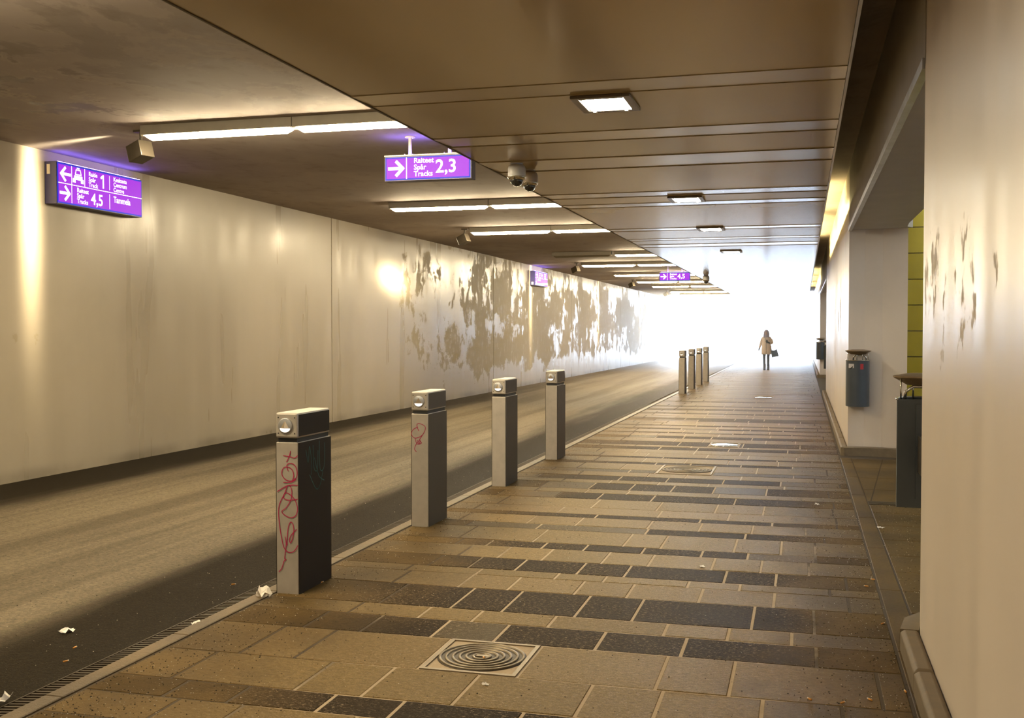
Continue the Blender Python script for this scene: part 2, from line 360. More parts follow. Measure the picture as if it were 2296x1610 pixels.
# suspended panel ceiling over the walkway
seams = [-14, -13.1, -12.2, -11.3, -10.4, -9.5, -8.6, -7.7, -6.8, -5.9, -5.0, -4.1, -3.2, -2.3, -1.4, -.6, .2, 1.0, 1.8, 2.6, 3.4, 4.2, 5.14, 5.91, 6.43, 7.12, 7.52, 8.09, 8.89, 9.37, 10.24, 11.0, 11.6, 12.2, 12.9, 13.40, 14.03, 14.48, 15.2, 15.95, 16.7, 17.5, 18.0, 18.8, 19.5, 19.95, 20.8, 21.6]
tilted = {7.12: 1, 8.89: 1, 10.24: 1, 12.9: 1, 14.03: 1, 17.5: 1, 19.5: 1, 20.8: 1}
while seams[-1] < YF-.5:
    y = seams[-1] + R.choice((.45, .6, .8, .8))
    if R.random() < .35: tilted[y] = 1
    seams.append(y)
seams[-1] = YF
cs = tag(MB().box(-3.10, .25, YN, YF, ZP+.03, ZP+.07).build('ceiling_suspended', M['panel']), 'suspended ceiling of glossy beige panels over the walkway', 'ceiling', kind='structure')
for a, b in zip(seams[:-1], seams[1:]):
    d = min(.0078, math.tan(math.radians(1.5)) * (b-a) / 2) * (-1 if a in tilted else .1) if a < 21.7 else 0
    x0, x1, y0, y1 = -3.125, .262, a+(.002 if a < 22 else .0005), b-(.002 if a < 22 else .0005)
    # a tilted panel rises slightly towards its far edge
    MB().add([(x0,y0,ZP+d),(x1,y0,ZP+d),(x1,y1,ZP-d),(x0,y1,ZP-d),(x0,y0,ZP+.03),(x1,y0,ZP+.03),(x1,y1,ZP+.03),(x0,y1,ZP+.03)],
             [(0,3,2,1),(4,5,6,7),(0,1,5,4),(1,2,6,5),(2,3,7,6),(3,0,4,7)]).build('ceiling_panel', M['panel'], cs)
tag(MB().box(.264, .282, YN, YF, ZP-.012, ZP+.09).build('trim_3', M['panel_edge']), 'pale metal edge strip along the suspended panels', 'trim', kind='structure')
tag(MB().box(-3.142, -3.127, YN, YF, ZP-.006, ZP+.5).build('trim_4', M['dark_edge']), 'dark edge strip between the panels and concrete ceiling', 'trim', kind='structure')

# walkway paving
FL = tag(MB().box(-3.24, .50, YN, YF, -.2, -.0025).add(*[[(.50,YN,-.2),(4.3,YN,-.2),(4.3,YF,-.2),(.50,YF,-.2),(.50,YN,-.004),(4.3,YN,-.004),(4.3,YF,-.004),(.50,YF,-.004)],[(0,3,2,1),(4,5,6,7),(0,1,5,4),(1,2,6,5),(2,3,7,6),(3,0,4,7)]]).build('floor', M['sand']), 'granite slab walkway beside the bollards', 'walkway', kind='structure')
def gp(x, y, z=0.0):          # point of the plan seen at a pixel of the survey drawing
    fw = Vector((-math.sin(YAW)*math.cos(PIT), math.cos(YAW)*math.cos(PIT), -math.sin(PIT))); rt = Vector((math.cos(YAW), math.sin(YAW), 0)); up = rt.cross(fw)
    d = fw*FPX + rt*(x-1148) - up*(y-805); t = (z-CAMH)/d.z; return (d.x*t, d.y*t)
rowb = [(3.2,'w'),(3.62,'d'),(3.85,'l'),(4.14,'d'),(4.37,'l'),(4.80,'w'),(5.325,'d'),(5.67,'l'),(5.916,'d'),(6.424,'w'),(6.79,'l'),(6.97,'d'),(7.329,'l'),(7.736,'d'),(7.961,'l'),(8.491,'d'),(8.725,'w'),(9.123,'d'),(9.292,'w'),(9.65,'l'),(10.155,'d'),(10.535,'l'),(10.80,'d'),(11.265,'l'),(11.502,'d'),(11.841,'w'),(12.176,'m'),(12.428,'l'),(12.99,'d'),(13.19,'w'),(13.656,'d'),(13.794,'w'),(14.22,'l'),(14.667,'d'),(14.995,'w'),(15.222,'d'),(15.754,'w'),(16.264,'d'),(16.623,'w'),(17.1,'d'),(17.25,'w'),(17.75,'d'),(17.96,'w'),(18.4,'d'),(18.57,'l'),(19.0,'w'),(19.4,'d'),(19.78,'d'),(20.18,'w'),(20.65,'l'),(21.1,'d')]
yy = 21.4; seq = 'wldwdlwldmwdwlldwd'; i = 0
far_rows = []
while yy < YF:
    far_rows.append((yy, {'d': 'm', 'm': 'l'}.get(seq[i % len(seq)], seq[i % len(seq)]) if yy > 25 else seq[i % len(seq)])); yy += R.choice((.2, .34, .45, .5)) if seq[i % len(seq)] in 'dm' else R.choice((.36, .45, .52)); i += 1  # distant rows take paler stone to paint in the washed-out glare
far_rows.append((YF, 'l'))
# measured cross joints: 3-digit origin-a/b/c drawing positions (origin, scale 3.703)
o3 = 2296/620.
def ja(*xs): return [gp(380+x/o3, 1280+y/o3)[0] for x, y in xs]
def jb(*xs): return [gp(1000+x/o3, 1280+y/o3)[0] for x, y in xs]
def jc(*xs): return [gp(1600+x/o3, 1280+y/o3)[0] for x, y in xs]
def jd(*xs): return [gp(700+x/2.87, 1200+y/2.87)[0] for x, y in xs]
def je(*xs): return [gp(1480+x/7.653, 1130+y/7.653)[0] for x, y in xs]
joints = {3.85: ja((210,990),(635,1105),(1625,1155)) + [-.9, -.3],
          4.14: ja((225,875),(720,930),(1420,1000),(1975,1065)) + jb((655,1165)) + [-.5, 0.0],
          4.37: ja((390,680),(1350,765),(1860,815)) + jb((250,895),(1210,965),(1800,1010)) + jc((410,1060),(1065,1110)),
          4.80: ja((920,485),(1330,530)) + jb((1840,730)) + jc((180,760),(1345,830)),
          5.325: ja((1295,355),(1740,393)) + jb((0,440),(500,475),(1320,520),(2000,565)) + jc((850,615)),
          5.67: ja((1575,285),(2155,315)) + jb((285,352),(905,390),(1845,445)) + jc((135,472),(650,505)),
          5.916: ja((1100,120),(1950,130)) + jb((215,165),(620,187),(1190,222),(1640,245)) + jc((345,293),(830,310)),
          6.424: [-2.55] + jb((200,55),(600,75),(1135,108),(1555,130),(2135,158)) + jc((510,170),(1110,205)),
          6.79: [-2.6, -2.1] + jb((410,10),(925,38),(1325,62),(2020,92)) + jc((225,110),(960,135)),
          6.97: [-2.5] + jd((1070,160),(1355,180),(1745,200),(2045,210)) + je((1150,1155),(2000,1185)) + jc((1090,40)),
          7.329: [-2.4] + jd((1235,110),(1525,115),(1895,140),(2190,150)) + je((945,950),(1755,970)) + [.05],
          7.736: [-2.55] + jd((1140,50),(1495,65),(1760,80),(2135,92)) + je((740,810),(1520,835)) + [.1],
          7.961: [-2.6, -2.0, -1.3] + je((130,570),(1330,610),(2090,630)) + [.1]}
holes = [(4.80, 5.325, -1.775, -1.285), (12.176, 12.99, -1.62, -.98), (15.222, 15.754, -1.28, -.86), (26.6, 27.2, -1.15, -.7)]
matk = {'l': 'slab_light', 'w': 'slab_warm', 'd': 'slab_dark', 'm': 'slab_mid'}
X0, X1 = -3.135, .468
def row_slabs(y0, y1, pts):
    pts = sorted(p for p in pts if X0+.1 < p < X1-.08); out = [X0]
    for p in pts:
        if p - out[-1] > .12: out.append(p)
    out.append(X1); res = []
    for a, b in zip(out[:-1], out[1:]):
        segs = [(a, b)]
        for h0, h1, hx0, hx1 in holes:
            if y0 < h1-.02 and y1 > h0+.02:
                ns = []
                for s, e in segs:
                    if e <= hx0 or s >= hx1: ns.append((s, e))
                    else:
                        if s < hx0-.05: ns.append((s, hx0))
                        if e > hx1+.05: ns.append((hx1, e))
                segs = ns
        res += segs
    return res
def rand_joints():
    x = X0 + R.uniform(.2, .7); o = []
    while x < X1: o.append(x); x += R.choice((.42, .52, .6, .78, .9))
    return o
g_ = .0075
allrows = rowb + far_rows[:1]
for (y0, c), (y1, _) in zip(allrows[:-1], allrows[1:]):
    gy = g_*.75
    for a, b in row_slabs(y0, y1, joints.get(y0) or rand_joints()):
        dz = R.uniform(-.0012, .0012)
        cc = c
        if c == 'd' and R.random() < .12: cc = 'm'
        if y0 > 21: pass
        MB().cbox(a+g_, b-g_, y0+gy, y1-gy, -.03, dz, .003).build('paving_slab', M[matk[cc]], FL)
for key in 'lwdm':            # the far slabs, too small to pick apart
    mb = MB()
    for (y0, c), (y1, _) in zip(far_rows[:-1], far_rows[1:]):
        if c != key: continue
        for a, b in row_slabs(y0, y1, rand_joints()): mb.cbox(a+g_, b-g_, y0+.004, y1-.004, -.03, R.uniform(-.001, .001), .003)
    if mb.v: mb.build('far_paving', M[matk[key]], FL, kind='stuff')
# long edge stones of the walkway and the slabs inside the side opening
y = 3.0
while y < 14.3:
    MB().cbox(.476, .600, y+.005, min(y+1.35, 14.3)-.005, -.03, .001, .003).build('edge_stone', M['slab_mid'], FL); y += 1.35
ys = [5.9, 6.5, 7.05, 7.6, 8.15, 8.75, 9.4, 10.05, 10.50]
for j, (a, b) in enumerate(zip(ys[:-1], ys[1:])):
    for xa, xb in ((.608, 1.06), (1.06, 1.7), (1.7, 2.6)):
        if b < 6.7 : continue
        MB().cbox(xa+.004, xb-.004, a+.004, b-.004, -.03, .0, .003).build('paving_slab', M['slab_mid'], FL)
for a, b in ((10.72, 11.5), (11.5, 12.4), (12.4, 13.3), (13.3, 14.25)):
    q = lambda t: .612 + (t-10.72)*.098 + .02
    MB().prism([(.610, a+.004), (q(a), a+.004), (q(b), b-.004), (.610, b-.004)], -.03, 0).build('paving_slab', M['slab_mid'], FL)
    MB().prism([(q(a)+.012, a+.004), (2.4, a+.004), (2.4, b-.004), (q(b)+.012, b-.004)], -.03, 0).build('paving_slab', M['slab_mid'], FL)
# kerb edging beside the drain channel
ke = tag(MB().box(-3.236, -3.142, YN, YF, -.1, -.006).build('kerb_edging', M['sand']), 'granite edging strip between drain and walkway', 'kerb', kind='structure')
y = -2.0
while y < 24:
    MB().cbox(-3.234, -3.144, y+.003, y+.997, -.05, .008, .004).build('edging_stone', M['kerb'], ke); y += 1.0
MB().cbox(-3.234, -3.144, y, YF, -.05, .008, .004).build('far_edging', M['kerb'], ke, kind='stuff')
# right-hand kerbs
def kerb_pts(y0, y1, w=.095):
    return [(XW-w, y0), (XW-w, y1)]
def kerb_run(ylist, label, z=.11):
    o = empty('kerb', (0, 0, 0), 0, label, 'kerb', None, 'structure')
    for a, b in zip(ylist[:-1], ylist[1:]):
        MB().cbox(XW-.092, XW-.002, a+.004, b-.004, -.04, z, .018).build('kerb_stone', M['kerb_r'], o, bevel=.006)
    return o
k1 = kerb_run([-2.0, -1.0, .0, 1.0, 2.0, 3.0, 4.02, 5.05, 5.74], 'worn kerb stones along the pier with the nearer bin')
curve = lambda cx, cy, r, a0, a1, n: [(cx + r*math.cos(math.radians(a0+(a1-a0)*i/n)), cy + r*math.sin(math.radians(a0+(a1-a0)*i/n))) for i in range(n+1)]
poly = [(XW-.002, 5.745), (XW+.02, 5.90), (.66, 6.01), (.78, 6.09), (.95, 6.13)] + [(.95, 6.22), (.76, 6.20), (.62, 6.12), (.53, 5.98), (XW-.092, 5.745)]
MB().prism(poly[::-1] if False else poly[::1], -.04, .105).build('kerb_stone', M['kerb_r'], k1)
k2 = kerb_run([14.62, 15.9, 17.2, 18.5, 19.8, 21.1, 22.4, 23.7, 25.0, 26.3, 27.6, 28.7], 'kerb stones along the pier between the openings')
poly = [(XW-.092, 14.61), (.53, 14.58), (.66, 14.585), (.85, 14.585), (1.05, 14.55), (1.30, 14.47), (1.30, 14.62), (1.0, 14.74), (.8, 14.76), (XW, 14.74)]
MB().prism(poly, -.04, .105).build('kerb_stone', M['kerb_r'], k2)
k3 = kerb_run([38.9, 41, 43, 45, 47, 49, 51, 53, 55, 57, 59, 61], 'kerb stones along the far pier by the exit')
MB().prism([(XW-.092, 38.88), (.7, 38.83), (1.2, 38.78), (1.2, 38.95), (XW, 38.98)], -.04, .105).build('kerb_stone', M['kerb_r'], k3)

# drain channel in the gutter and the grate by the bin
dr = empty('drain_channel', (-3.292, 0, -.012), 0, 'rusty slotted drain channel along the granite edging', 'drain')
MB().box(-.055, .055, YN, YF, -.06, -.004).build('trough', M['grate_dirt'], dr)
mb = MB()
for s in (-.052, .044): mb.box(s, s+.008, -1, 40, -.02, .006)
y = 2.5
while y < 24: mb.add([(-.046,y,-.02),(.046,y+.022,-.02),(.046,y+.036,-.02),(-.046,y+.014,-.02),(-.046,y,.004),(.046,y+.022,.004),(.046,y+.036,.004),(-.046,y+.014,.004)],[(0,3,2,1),(4,5,6,7),(0,1,5,4),(1,2,6,5),(2,3,7,6),(3,0,4,7)]); y += .034
mb.build('grate', M['iron'], dr, kind='stuff')
gr = empty('floor_grate', (.61, 10.52, 0), 0, 'narrow slotted floor grate inside the side opening', 'grate')
mb = MB()
for j in range(4): mb.box(0, 2.0, .01+j*.05, .04+j*.05, -.03, .002)
mb.build('bars', M['iron'], gr); MB().box(0, 2.0, 0, .2, -.05, -.02).build('trough', M['joint'], gr)

# ------------------------------------------------------------------ manhole covers
def manhole(x0, x1, y0, y1, label, rings=True, mat='iron'):
    cx, cy = (x0+x1)/2, (y0+y1)/2; w, h = (x1-x0)/2-.006, (y1-y0)/2-.006
    o = empty('manhole_cover', (cx, cy, 0), 0, label, 'manhole cover')
    fr = MB()
    for a in ((-w, w, -h, -h+.022), (-w, w, h-.022, h), (-w, -w+.022, -h+.022, h-.022), (w-.022, w, -h+.022, h-.022)): fr.box(*a, -.03, .004)
    fr.build('frame', M['iron_hi'], o); MB().box(-w+.022, w-.022, -h+.022, h-.022, -.03, -.003).build('corner_fill', M['sand'] if rings else M[mat], o)
    r = min(w, h)*.93
    lid = MB().lathe([(r, -.02), (r, .001), (r*.96, .002), (0.001, .002)], n=40).build('lid', M[mat], o)
    if rings:
        for q in (.97, .83, .68, .53, .38, .22):
            MB().lathe([(r*q, .0), (r*q, .007), (r*q-.012, .007), (r*q-.012, .0)], n=40).build('ring', M['iron_hi'], lid)
        MB().box(-.03, .04, -.012, .014, 0, .008).build('lifting_eye', M['iron_hi'], lid)
    return o
manhole(-1.775, -1.285, 4.80, 5.325, 'ringed iron manhole cover set beside a big pale slab')
manhole(-1.62, -.98, 12.176, 12.99, 'dirty ringed manhole cover midway along the walkway')
manhole(-1.28, -.86, 15.222, 15.754, 'wet shiny manhole cover beyond the dirty ringed one', False, 'wet_steel')
manhole(-1.15, -.70, 26.6, 27.2, 'distant wet manhole cover near the far bollards', False, 'wet_steel')

# ------------------------------------------------------------------ bollards
BW, BD, BB, BG, BC = .15, .47, .937, .026, .157
def bollard(x, y, label, side='steel_mid', marks=None, teal=False, group='steel bollards along the kerb'):
    o = empty('bollard', (x, y, 0), 0, label, 'bollard', group)
    h = BW/2
    bd = MB().box(-h+.002, h-.002, 0, BD, -.01, BB).build('body', M['steel'], o, bevel=.004)
    for s in (-1, 1):
        MB().box(s*h-.0035, s*h+.0035, .006, BD-.003, -.01, BB-.003).build('side_plate', M[side], bd)  # thin plates that make both sides darker than the front
    MB().box(-h+.012, h-.012, .012, BD-.012, BB-.001, BB+BG+.001).build('neck', M['black'], o)
    cp = MB().box(-h+.001, h-.001, -.004, BD-.006, BB+BG, BB+BG+BC).build('cap', M['steel'], o, bevel=.012)
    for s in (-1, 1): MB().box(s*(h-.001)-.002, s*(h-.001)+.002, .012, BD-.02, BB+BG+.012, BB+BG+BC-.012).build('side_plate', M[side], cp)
    for q in ((-.055, .03), (.055, .03), (-.055, BC-.03), (.055, BC-.03)):
        MB().lathe([(.004, 0), (.004, .002)], (q[0], -.004, BB+BG+q[1]), 8, axis='y').build('screw', M['steel_dark'], cp)
    cz = BB + BG + BC*.49
    di = MB().lathe([(.048, 0), (.048, .006), (.044, .008), (.001, .008)], (-.006, -.004, cz), 32, axis='y').build('lamp_disc', M['disc'], o)
    MB().add([(-.006, -.0125, cz+.030), (-.034, -.0135, cz-.014), (.022, -.0135, cz-.014), (-.006, -.026, cz-.014)], [(0,1,3),(0,3,2),(1,2,3)]).build('reflector_cone', M['cone'], di)
    n = 12; pts = [(-.006 + .034*math.cos(math.pi + math.pi*i/n), -.0135, cz-.016 + .024*math.sin(math.pi + math.pi*i/n)) for i in range(n+1)]
    MB().add(pts + [(-.006, -.022, cz-.016)], [(n+1, i, i+1) for i in range(n)]).build('lens', M['lens'], di)
    if marks:
        mb = MB()
        for qi, st in enumerate(marks[0]):
            bp = bez(st, 5)
            for qj in range(len(bp)-1):
                yo = -.0022 - .00002*((qi*7+qj) % 40)
                mb.strip(bp[qj:qj+2], marks[1], lambda u, v: (max(-.0745, min(.0745, u)), yo, v))
        tag(mb.build('graffiti', M['ink'], bd), 'pink marker graffiti')
    if teal:
        mb = MB()
        for st in ([(.10,.88),(.13,.80),(.15,.90),(.18,.78),(.17,.72)], [(.2,.9),(.21,.76),(.26,.74),(.27,.86)], [(.29,.92),(.30,.74),(.36,.75),(.37,.90)], [(.15,.72),(.24,.62),(.3,.64),(.34,.72)], [(.22,.82),(.28,.70),(.36,.66)]):
            mb.strip(bez(st, 4), .006, lambda u, v: (h+.0045, u, v))
        tag(mb.build('graffiti', M['teal'], bd), 'faint teal marker scrawl')
    return o
def g1(pts):
    return [((x-120-(y-365)*.0148)/166*.15-.075, BB-(y-365)/1147*BB) for x, y in pts]
def g2(pts):
    return [((x-165)/160*.15-.075, BB-(y-455)/1000*BB) for x, y in pts]
S1 = [g1(s) for s in ([(232,430),(222,470),(203,512)], [(180,465),(230,472),(262,480),(285,462)], [(216,578),(205,540),(225,522),(255,528),(276,556),(283,600),(268,640),(230,656),(190,640),(168,602),(180,560),(212,550),(244,568),(258,610),(250,650),(275,630)],
      [(182,668),(236,664),(272,645)], [(288,686),(215,690),(137,738),(190,704),(230,692),(245,740),(236,800),(204,858),(172,886),(190,912),(235,932),(275,915),(288,860),(270,800),(240,765),(205,745),(185,765),(190,790),(225,800),(290,790)],
      [(210,690),(195,740),(155,830),(147,900),(155,990),(170,1080),(190,1160),(225,1195),(265,1185),(294,1140)], [(213,1140),(214,1080),(222,1000),(240,965),(258,990),(262,1040),(250,1100),(238,1122),(230,1098),(246,1060),(282,1020)],
      [(198,1080),(206,1130),(200,1200),(196,1245),(207,1250),(190,1268),(176,1318),(155,1346)])]
S2 = [g2(s) for s in ([(238,605),(222,575),(222,548),(245,541),(290,560),(298,590),(272,640),(222,668),(186,664),(168,632),(186,594),(228,572)], [(200,672),(222,722),(262,712),(240,690)], [(292,610),(240,690),(206,735),(198,772),(214,790)], [(225,690),(238,722),(252,690)])]
XB = -3.058
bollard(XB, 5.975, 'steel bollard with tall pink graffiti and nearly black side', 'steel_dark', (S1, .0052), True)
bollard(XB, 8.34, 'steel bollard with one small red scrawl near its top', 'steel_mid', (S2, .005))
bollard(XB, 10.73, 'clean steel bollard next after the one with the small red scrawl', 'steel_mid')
bollard(XB, 13.15, 'clean steel bollard ending the row that starts at the graffiti bollard', 'steel_mid')
for y, w in ((27.95, 'first of the far group, next to the distant manhole'), (30.35, 'second of the far group'), (32.6, 'third of the far group'), (34.95, 'last of the far group towards the exit')):
    bollard(XB+.03, y, 'pale steel bollard, ' + w, 'steel_mid', group='far steel bollards')

# ------------------------------------------------------------------ ceiling luminaires
def tube_light(x0, x1, y, label, lit=True, group='tube lights across the concrete ceiling'):
    o = empty('tube_light', ((x0+x1)/2, y, ZC), 0, label, 'ceiling light', group); w = (x1-x0)/2
    MB().box(-w, w, -.080, .080, -.096, 0).build('housing', M['housing'], o, bevel=.006)
    vs = []; fs = []; n = 10; ends = ((-w+.045, .55), (-w+.09, 1.0), (w-.09, 1.0), (w-.045, .55))
    for xx, k_ in ends:
        for i in range(n+1):
            a = math.pi*i/n; vs.append((xx, -.066*math.cos(a), -.0865-.056*math.sin(a)*k_))
    for s in range(3):
        for i in range(n): fs.append((s*(n+1)+i, s*(n+1)+i+1, (s+1)*(n+1)+i+1, (s+1)*(n+1)+i))
    fs += [tuple(range(n+1)), tuple(range(4*n+3, 3*n+2, -1))]
    MB().add(vs, fs, True).build('diffuser', M['tube'] if lit else M['tube_off'], o)
    for s in (-1, 1): MB().box(s*w-(.025 if s > 0 else 0), s*w+(0 if s > 0 else .025), -.06, .06, -.10, -.0).build('end_cap', M['housing'], o)
    return o
rows = [(-6.0, 'behind the photographer'), (4.7, 'above the graffiti bollard'), (9.32, 'beside the wall sign with the car symbol'), (15.86, 'in the row just past the hanging 2,3 sign'), (20.08, 'in the row whose spotlight makes the round wall glow'), (26.85, ''), (30.95, 'in the row next to the small far wall sign'), (36.5, 'just behind the hanging 4,5 sign'), (41.7, 'beside the second-last box spotlight'), (46.1, 'in the row before the farthest spotlight'), (52.6, 'beside the farthest box spotlight'), (57.2, 'in the last row at the exit')]
for y, w in rows:
    if y == 26.85:
        tube_light(-6.22, -4.68, y, 'dark unlit tube light, broken partner of a lit one', False)
        tube_light(-4.62, -3.16, y, 'lit tube light sharing its row with the dark unlit tube')
    else:
        tube_light(-6.30, -4.667, y, 'lit tube light, wall side, ' + w); tube_light(-4.663, -3.16, y, 'lit tube light, panel side, ' + w)

def spot_fixture(y, target, label, fan=(.075, .6), power=SPOT_W, on=True):
    loc = Vector((-6.50, y+.12, 3.44)); tgt = Vector(target); d = (tgt-loc).normalized()
    o = empty('spotlight', loc, 0, label, 'spotlight', 'box spotlights aimed at the left wall')
    rot = d.to_track_quat('-Z', 'Y').to_matrix().to_4x4()
    fx = Matrix.Rotation(0, 4, 'Z')
    b = MB().box(-.085, .085, -.085, .085, -.10, .10).build('body', M['spot_body'], o, bevel=.006); b.matrix_local = rot
    g = MB().box(-.07, .07, -.07, .07, -.106, -.101).build('glass', M['spot_glass'], b)
    br = MB(); br.tube([(0, 0, .08), (.03, -.03, .14), (.04, -.05, .205)], .014); br.box(-.02, .10, -.09, -.01, .185, .205); br.build('bracket', M['spot_body'], o)
    ld = bpy.data.lights.new('spot_beam', 'SPOT'); ld.energy = power if on else 0; ld.color = (1, .84, .55); ld.spot_size = math.radians(150); ld.spot_blend = .3; ld.shadow_soft_size = .03
    ld.use_nodes = True; t = ld.node_tree; em = t.nodes['Emission']
    tc = t.nodes.new('ShaderNodeTexCoord'); sp = t.nodes.new('ShaderNodeSeparateXYZ'); t.links.new(tc.outputs['Normal'], sp.inputs[0])
    def mt(op, a, b=None):
        q = t.nodes.new('ShaderNodeMath'); q.operation = op
        for i_, v in enumerate((a, b)):
            if v is None: continue
            if isinstance(v, bpy.types.NodeSocket): t.links.new(v, q.inputs[i_])
            else: q.inputs[i_].default_value = v
        return q.outputs[0]
    e = 0
    hx = mt('DIVIDE', mt('DIVIDE', sp.outputs[0], sp.outputs[2]), fan[0]); hy = mt('DIVIDE', mt('DIVIDE', sp.outputs[1], sp.outputs[2]), fan[1])
    ee = mt('EXPONENT', mt('MULTIPLY', mt('ADD', mt('MULTIPLY', hx, hx), mt('MULTIPLY', hy, hy)), -1.0))
    t.links.new(ee, em.inputs['Strength'])
    L = bpy.data.objects.new('spot_beam', ld); link(L, o); L.matrix_local = Matrix.Translation(d*.12) @ rot
    return o
spot_fixture(9.42, (lx(10.05), 10.02, 2.9), 'dark box spotlight casting a tall streak beside the large wall sign')
spot_fixture(20.15, (lx(20.6), 20.63, 2.68), 'box spotlight casting the round glow on the wall', (.42, .13), SPOT_W*1.15)
spot_fixture(31.0, (lx(31.8), 31.8, 2.7), 'box spotlight casting a streak beside the small far wall sign')
spot_fixture(41.75, (lx(42.6), 42.6, 2.7), 'second-last box spotlight before the bright exit')
spot_fixture(52.65, (lx(53.4), 53.4, 2.7), 'farthest box spotlight before the bright exit')

def downlight(x, y, label, w=.215, d=.265):
    o = empty('downlight', (x, y, ZP), 0, label, 'ceiling light', 'square downlights in the panel ceiling')
    fr = MB(); z0 = -.022
    for a in ((-w, -w+.055, -d, d), (w-.055, w, -d, d), (-w+.055, w-.055, -d, -d+.06), (-w+.055, w-.055, d-.06, d)): fr.box(*a, z0, 0)
    fr.build('frame', M['down_frame'], o, bevel=.004)
    MB().box(-w+.075, w-.055, -d+.08, d-.06, -.018, -.010).build('diffuser', M['down_glow'], o)
    MB().box(-w+.055, w-.055, -d+.06, d-.06, -.010, -.001).build('reflector', M['housing'], o)
    for s in (-1, 1): MB().box(s*.12-.012, s*.12+.012, d-.07, d-.04, -.03, -.02).build('clip', M['down_frame'], o)
    return o
downlight(-1.405, 7.80, 'square recessed downlight above the walkway by the dome cameras')
downlight(-1.43, 13.69, 'square downlight second along from the dome cameras')
downlight(-1.46, 17.75, 'square downlight third along from the dome cameras')
downlight(-1.46, 22.9, 'faint far square downlight near the exit glare')
for y, w in ((1.5, 'overhead at the near pier'), (-4.5, 'midway to the back wall'), (-10.5, 'nearest the back wall')): downlight(-1.42, y, 'square downlight behind the photographer, ' + w)
# yellow tubes in the slot behind the panel edge
for y0, y1, w in ((16.2, 20.2, 'first'), (20.8, 25.4, 'second')):
    o = empty('slot_light', (.12, y0, ZP+.11), 0, 'yellow slot tube light hidden above the panel edge, ' + w + ' from the lintel', 'slot light', 'yellow slot lights')
    MB().tube([(0, .02, .05), (0, y1-y0-.02, .05)], .016, 10).build('tube', M['slot_tube'], o); MB().box(-.04, .04, 0, y1-y0, -.01, .02).build('tray', M['housing'], o)
for y0, y1, w in ((38.5, 43, 'first past the farther opening'), (43.6, 48, 'middle of three'), (49, 54, 'nearest the exit')):
    o = empty('slot_light', (.12, y0, ZP+.11), 0, 'yellow slot tube light above the far pier, ' + w, 'slot light', 'yellow slot lights')
    MB().tube([(0, .02, .05), (0, y1-y0-.02, .05)], .016, 10).build('tube', M['slot_tube'], o); MB().box(-.04, .04, 0, y1-y0, -.01, .02).build('tray', M['housing'], o)

# ------------------------------------------------------------------ signs
def text_mesh(s, size, bold=.0):
    cu = bpy.data.curves.new('lettering', 'FONT'); cu.body = s; cu.size = size; cu.resolution_u = 3; cu.offset = bold
    ob = bpy.data.objects.new('lettering', cu); COL.objects.link(ob)
    bpy.context.view_layer.update(); dg = bpy.context.evaluated_depsgraph_get()
    me = bpy.data.meshes.new_from_object(ob.evaluated_get(dg)); bpy.data.objects.remove(ob); bpy.data.curves.remove(cu)
    return me
def put_text(s, x, z, size, parent, y, bold=None, xs=1.0, name='lettering'):
    me = text_mesh(s, size, size*.016 if bold is None else bold); me.materials.clear(); me.materials.append(M['sign_white'])
    me.transform(Matrix(((xs,0,0,0),(0,0,1,0),(0,1,0,0),(0,0,0,1))))
    me.flip_normals()
    o = bpy.data.objects.new(name, me); link(o, parent); o.location = (x, y, z); return o
def arrow(cx, cz, s, ang, parent, y, w=.19):
    ca, sa = math.cos(ang), math.sin(ang)
    pl = lambda u, v: (cx + (u*ca - v*sa)*s, y, cz + (u*sa + v*ca)*s)
    MB().strip([(-.5, 0), (.40, 0)], w, pl).strip([(0.0, .42), (.42, 0), (0.0, -.42)], w, pl).build('arrow', M['sign_white'], parent)
def sign_case(o, w, h, d, border=.016):
    MB().box(0, w, 0, d, 0, h).build('case', M['sign_box'], o, bevel=.003)
    MB().box(.01, w-.01, -.004, .0, .01, h-.01).build('border', M['sign_blue'], o)
    return MB().box(.01+border, w-.01-border, -.008, -.004, .01+border, h-.01-border).build('face', M['sign_face'], o)
def line(x0, z0, x1, z1, parent, y, w=.009):
    MB().strip([(x0, z0), (x1, z1)], w, lambda u, v: (u, y, v)).build('divider', M['sign_white'], parent)
# large wall sign
SW, SH = 1.595, .47
s1 = empty('wall_sign', (-8.052, 10.245, 3.052), math.pi/2, 'large lit purple wall sign with arrows, car symbol and 4,5', 'sign')
f = sign_case(s1, SW, SH, .155); fy = -.0095
MB().box(-.003, 0, .085, .125, SH-.14, SH-.03).build('sticker', M['sign_tag'], s1)
MB().box(.03, SW-.03, .004, .04, SH-.002, SH+.004).build('light_leak', M['sign_leak'], s1)
line(.245, .03, .245, .445, f, fy); line(.02, .236, SW-.02, .236, f, fy); line(.475, .245, .475, .445, f, fy); line(.935, .265, .935, .425, f, fy); line(.935, .04, .935, .21, f, fy)
arrow(.135, .342, .17, math.pi, f, fy); arrow(.135, .128, .17, 0, f, fy)
car = MB(); P_ = lambda u, v: (.36+u, fy, .345+v)
car.strip([(-.052, .018), (-.036, .072), (.036, .072), (.052, .018), (-.052, .018)], .013, P_).strip([(-.062, -.012), (.062, -.012)], .034, P_).strip([(-.09, -.036), (.09, -.036)], .014, P_)
for sx in (-.072, .072): car.strip([(sx-.013, -.058), (sx+.013, -.058)], .036, P_)
car.strip([(-.02, .092), (.02, .092)], .014, P_).build('car_symbol', M['sign_white'], f)
for j, s in enumerate(('Raide', 'Spår', 'Track')): put_text(s, .545, .378-j*.062, .072, f, fy)
MB().strip([(.775, .385), (.815, .413), (.815, .275)], .026, lambda u, v: (u, fy, v)).build('lettering', M['sign_white'], f)
